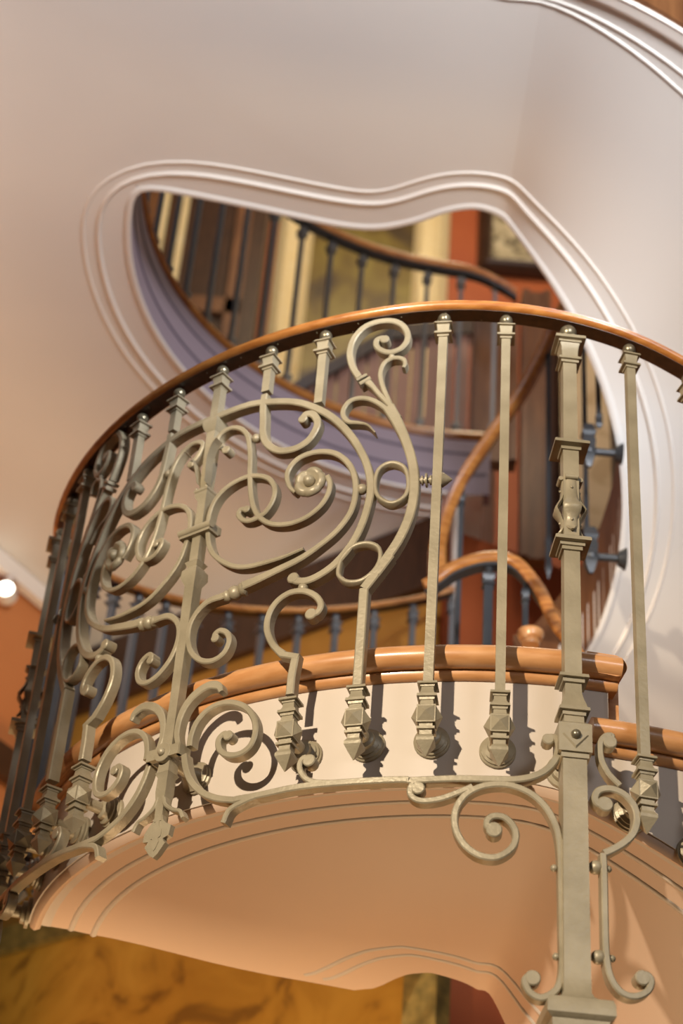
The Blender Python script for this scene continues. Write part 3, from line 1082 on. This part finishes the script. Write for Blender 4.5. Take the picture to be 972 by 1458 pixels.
A = trail([(812, 425, .42), (790, 470, .42), (750, 550, .41), (705, 617, .40), (662, 680, .40), (638, 730, .39), (624, 780, .38), (622, 820, .37)])
HP2 = [(-.020, -.012), (.020, -.012), (.027, -.004), (.027, .010), (.018, .022), (-.018, .022), (-.027, .010), (-.027, -.004)]
b = MB(); b.rail(A, HP2); o = b.build('handrail', WOOD, inner, angle=0.9); o.matrix_local = IM
Bp = [on_plane(x, y, z) for x, y, z in ((607, 839, 2.765), (624, 829, 2.785), (650, 812, 2.82), (690, 800, 2.84), (728, 804, 2.83), (755, 830, 2.77), (780, 868, 2.68), (806, 912, 2.56), (835, 965, 2.44), (850, 1010, 2.32))]
Bp = catmull(Bp, 7)
b = MB(); b.rail(Bp, HP2); o = b.build('handrail', WOOD, inner, angle=0.9); o.matrix_local = IM
b = MB(); b.rail([p - np.array([0, 0, .016]) for p in Bp], [(-.017, -.006), (.017, -.006), (.017, .004), (-.017, .004)]); o = b.build('iron_core_rail', DKIRON, inner); o.matrix_local = IM
mb0 = MB()
mb0.lathe([(0, .006), (.014, .016), (.028, .006)], 16); mb0.square([(-.001, .010), (-.006, .018), (-.016, .018), (-.028, .012), (-.036, .018), (-.042, .018), (-.044, .0125), (-.8, .0125), (-.80, .018), (-.82, .018), (-.83, .0145), (-.86, .019), (-.89, .015), (-.90, .018), (-.92, .018), (-.935, .012), (-.96, .002)])
ib = None
for kk, P_ in enumerate((A[29], Bp[22], Bp[33], Bp[54])):
    M_ = IM @ Matrix.Translation((P_[0], P_[1], P_[2] - .040)) @ Matrix.Diagonal(((.95, .95, 1, 1) if kk == 1 else (.6, .6, 1, 1)))
    if ib is None:
        ib = mb0.build('baluster', DKIRON, inner, angle=0.5); ib.matrix_local = M_
    else:
        c = ib.copy(); COL.objects.link(c); c.parent = inner; c.matrix_local = M_
# dark balusters bracketed to the inner string of the upper flight
for (x, y, r_) in ((780, 505, .42), (830, 480, .33), (853, 500, .30)):
    ph, z = on_cyl(x, y, r_, True)
    M_ = IM @ Matrix.Translation(pt(r_, ph, z))
    c = ib.copy(); COL.objects.link(c); c.parent = inner; c.matrix_local = M_ @ Matrix.Diagonal((.5, .5, .3 if x == 853 else .9, 1))
for (x, y) in ((857, 642), (850, 792)):
    ph, z = on_cyl(x, y, .27, True)
    c = MB()
    P0 = pt(.27, ph, z); P1 = P0 + Vector((.085, .0, -.0))
    c.ball(P0, .023, 12); c.tube([P0, P1], .011, 12); c.tube([P1 - Vector((.012, 0, 0)), P1, P1 + Vector((.008, 0, 0))], lambda u: .02 + .012 * u, 20)
    c.square([(P0.z + .09, .012), (P0.z + .06, .020), (P0.z + .05, .014), (P0.z + .03, .018), (P0.z - .03, .014), (P0.z - .055, .005)], (P0.x, P0.y))
    o = c.build('wall_bracket', DKIRON, inner, angle=0.6); o.matrix_local = IM

# ------------------------------------------------------------------ railing of the upper floor
upr = tag(empty('upper_railing', (CX, CY, 4.1)), 'blurred wooden handrail on thin grey iron balusters above the mauve fascia of the upper floor', 'railing')
UM = Matrix.Translation((-CX, -CY, -4.1))
b = MB()
uzp = catmull([(-3.32, 4.80), (-3.26, 4.86), (-3.17, 4.915), (-3.05, 4.93), (-2.8, 4.93), (-2.3, 4.93), (-1.8, 4.93), (-1.45, 4.93)], 8)
b.rings([[pt(1.10 + a, p, z + c) for a, c in HP2] for p, z in uzp])
o = b.build('handrail', WOOD, upr, angle=0.9); o.matrix_local = UM
b = MB(); b.rings([[pt(1.10 + a, p, z + c - .016) for a, c in [(-.019, -.008), (.019, -.008), (.019, .004), (-.019, .004)]] for p, z in uzp])
o = b.build('iron_core_rail', DKIRON, upr); o.matrix_local = UM
ub = None
for k in range(-8, -24, -1):
    ph = PC + k * DA + .01
    if ph < -3.26:
        continue
    M_ = UM @ frame_at(ph, 1.115)
    if ub is None:
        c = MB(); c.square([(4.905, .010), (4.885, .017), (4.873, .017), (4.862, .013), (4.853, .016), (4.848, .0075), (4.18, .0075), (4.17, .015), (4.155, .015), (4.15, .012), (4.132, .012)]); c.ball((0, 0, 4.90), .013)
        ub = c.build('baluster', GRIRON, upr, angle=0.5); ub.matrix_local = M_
    else:
        c = ub.copy(); COL.objects.link(c); c.parent = upr; c.matrix_local = M_

# ------------------------------------------------------------------ background of the upper room
YB = 7.0


def panel(name, x0, y0, x1, y1, yd, m_, th=.04, parent=None):
    """upright rectangle at depth yd whose picture corners are given"""
    a, c = at_y(x0, y1, yd), at_y(x1, y0, yd)
    b_ = MB()
    b_.box(((a[0] + c[0]) / 2, yd, (a[2] + c[2]) / 2), (abs(c[0] - a[0]) / 2, th, abs(c[2] - a[2]) / 2))
    return b_.build(name, m_, parent), ((a[0] + c[0]) / 2, (a[2] + c[2]) / 2, abs(c[0] - a[0]) / 2, abs(c[2] - a[2]) / 2)


b = MB(); b.box((-0.5, YB + .3, 6.2), (3.2, .05, 2.4)); struct('wall_upper', b, RED)


def picture(name, x0, x1, z0, z1, y, fw_, mf, mc, label, cat, inner_w=0.0, mi=None):
    e = tag(empty(name, ((x0 + x1) / 2, y, z0)), label, cat)
    T_ = Matrix.Translation((-(x0 + x1) / 2, -y, -z0))
    b_ = MB()
    P = [(x0, z0), (x1, z0), (x1, z1), (x0, z1)]
    sec = [(0, .0), (0, -.05), (.25, -.09), (.5, -.06), (.8, -.075), (1, -.03), (1, 0)]
    rr = []
    cx_, cz_ = (x0 + x1) / 2, (z0 + z1) / 2
    for i in (0, 1, 2, 3, 0):
        x, z = P[i]
        sx, sz = (1 if x < cx_ else -1), (1 if z < cz_ else -1)
        rr.append([(x + sx * fw_ * t, y + d, z + sz * fw_ * t) for t, d in sec])
    b_.rings(rr, caps=False)
    o_ = b_.build('frame', mf, e, angle=0.4); o_.matrix_local = T_
    b_ = MB(); b_.box((cx_, y - .015, cz_), ((x1 - x0) / 2 - fw_ * .9, .01, (z1 - z0) / 2 - fw_ * .9))
    o_ = b_.build('canvas', mc, e); o_.matrix_local = T_
    return e


picture('framed_painting', -.47, .47, 4.4, 8.05, 7.245, .19, PALEGOLD, OLIVE, 'large olive and brown painting in wide gilt frame on the upper floor wall', 'painting')
# dark panelled cupboard with gilt edge to its left
e = tag(empty('panelled_cabinet', (-1.15, 6.9, 4.1)), 'tall dark brown panelled cabinet left of the gilt framed painting upstairs', 'cabinet')
T_ = Matrix.Translation((1.15, -6.9, -4.1))
b = MB(); b.box((-1.02, 7.05, 6.0), (.50, .14, 1.9)); o = b.build('body', DKWOOD, e); o.matrix_local = T_
for x0, x1 in ((-1.48, -1.10), (-1.02, -.60)):
    b = MB()
    for (cx_, cz_, hx, hz) in (((x0 + x1) / 2, 4.5, (x1 - x0) / 2, .05), ((x0 + x1) / 2, 6.3, (x1 - x0) / 2, .05), ((x0 + x1) / 2, 7.3, (x1 - x0) / 2, .05), (x0 + .04, 5.9, .04, 1.5), (x1 - .04, 5.9, .04, 1.5)):
        b.box((cx_, 6.90, cz_), (hx, .025, hz))
    o = b.build('door', BRWOOD, e); o.matrix_local = T_
for gx in (-1.06, -.955):
    b = MB(); b.box((gx, 6.872, 6.35), (.016, .012, 1.25)); o = b.build('gilt_strip', PALEGOLD, e); o.matrix_local = T_
picture('framed_etching', .628, 1.58, 7.01, 8.4, 7.245, .085, DKWOOD, ETCH, 'pale grey etching in heavy dark frame on the red orange wall upstairs', 'print')
# slatted pink-brown screen, its top board sloping up to the right
e = tag(empty('slatted_screen', (.2, 5.75, 4.1)), 'row of upright pink brown wooden slats with sloping dark top board upstairs', 'slatted screen')
T_ = Matrix.Translation((-.2, -5.75, -4.1))
b = None
P0, P1 = at_y(405, 575, 5.75), at_y(560, 478, 5.75)
for k, x in enumerate(range(425, 712, 21)):
    yy = min(5.75, 5.75)
    tz = np.interp(x, [405, 560, 720], [P0[2], P1[2], P1[2] + .10])
    xx = at_y(x, 560, yy)[0]
    c = MB(); c.square([(4.012, .026, .015), (tz, .026, .015)], (xx, yy)); o = c.build('slat', PINKW, e); o.matrix_local = T_
c = MB(); c.rings([[(P0[0] - .04, 5.72, P0[2] - .04), (P0[0] - .04, 5.80, P0[2] - .04), (P0[0] - .04, 5.80, P0[2] + .03), (P0[0] - .04, 5.72, P0[2] + .03)],
                   [(P1[0], 5.72, P1[2] - .04), (P1[0], 5.80, P1[2] - .04), (P1[0], 5.80, P1[2] + .04), (P1[0], 5.72, P1[2] + .04)],
                   [(P1[0] + .4, 5.72, P1[2] + .04), (P1[0] + .4, 5.80, P1[2] + .04), (P1[0] + .4, 5.80, P1[2] + .12), (P1[0] + .4, 5.72, P1[2] + .12)]])
o = c.build('top_board', DKWOOD, e); o.matrix_local = T_
# brown panelling and buff canvas behind the right of the stairwell
def upright(name, x0, y0, x1, y1, yd, m_, label, cat):
    a, c = at_y(x0, y1, yd), at_y(x1, y0, yd)
    e_ = tag(empty(name, ((a[0] + c[0]) / 2, yd, a[2])), label, cat)
    hx, hz = abs(c[0] - a[0]) / 2, abs(c[2] - a[2]) / 2
    b_ = MB(); b_.box((0, 0, hz), (hx, .03, hz)); b_.build('board', m_, e_)
    for sx in (-1, 1):
        b_ = MB(); b_.square([(0, .014, .012), (2 * hz, .014, .012)], (sx * (hx - .014), -.035)); b_.build('edge_strip', m_, e_)
    return e_


upright('wood_pilaster', 738, 425, 782, 800, 5.30, BRWOOD, 'tall brown wooden pilaster right behind the steep inner handrail', 'pilaster')
upright('wooden_screen', 668, 455, 736, 660, 5.36, BRWOOD, 'plain brown wooden board screen between the slatted screen and the tall pilaster', 'screen')
a_, c_ = at_y(783, 775, 5.25), at_y(875, 470, 5.25)
picture('buff_picture', a_[0], c_[0], a_[2], c_[2], 5.25, .035, DKWOOD, BUFF, 'plain buff canvas in thin dark frame seen right of the brown pilaster', 'painting')
# lower wall: large mustard painting and carved dark frame piece
d_ = Vector((BW1[0] - BW0[0], BW1[1] - BW0[1], 0)).normalized()
nn_ = Vector((d_.y, -d_.x, 0))
ang = math.atan2(d_.y, d_.x)
e = tag(empty('mural_painting', (Vector((-.55, 5.95, 1.3)) + nn_ * .05)), 'large mustard and brown painting of swirling shapes on the wall below the landing', 'painting')
e.rotation_euler = (0, 0, ang)
b = MB(); b.box((-.3, 0, .35), (1.5, .015, .9)); b.build('canvas', MURAL, e)
b = MB()
for cx_, cz_, hx, hz in ((-.3, 1.28, 1.56, .05), (-.3, -.58, 1.56, .05), (1.24, .35, .06, .95), (-1.84, .35, .06, .95)):
    b.box((cx_, -.012, cz_), (hx, .035, hz))
b.build('frame', mat('carved_dark_gilt', (0.10, 0.075, 0.02), 0.5, var=(0.22, 0.15, 0.04), scale=22, bump=1.0, bscale=30), e)
# small white spot lamp on the beam at the left
P0 = on_plane(8, 838, 3.70)
e = tag(empty('spot_lamp', P0), 'small glowing white spot lamp at the left edge under the pale beam', 'lamp')
b = MB(); b.lathe([(0, .032), (.05, .040), (.06, .036)], 20, 'y', (0, 0, 0)); b.build('housing', MOULD, e)
b = MB(); b.lathe([(-.012, .014), (-.008, .026), (0, .030), (.002, .030)], 20, 'y', (0, 0, 0)); b.build('lamp_glass', LITE, e)
b = MB(); b.tube([(0, .03, .04), (0, .05, .145)], .012, 10); b.build('bracket', MOULD, e)
# turned wooden cap of a lower newel, glimpsed above the nosing
P0 = on_plane(755, 905, 2.55)
b = MB(); b.lathe([(-.03, .022), (-.022, .024), (-.018, .024), (-.016, .020), (-.010, .030), (.004, .035), (.010, .034), (.014, .024)], 24)
o = b.build('newel_cap', NOSE); o.location = P0
tag(o, 'round turned orange wood cap glimpsed above the nosing, left of the right newel post', 'cap')
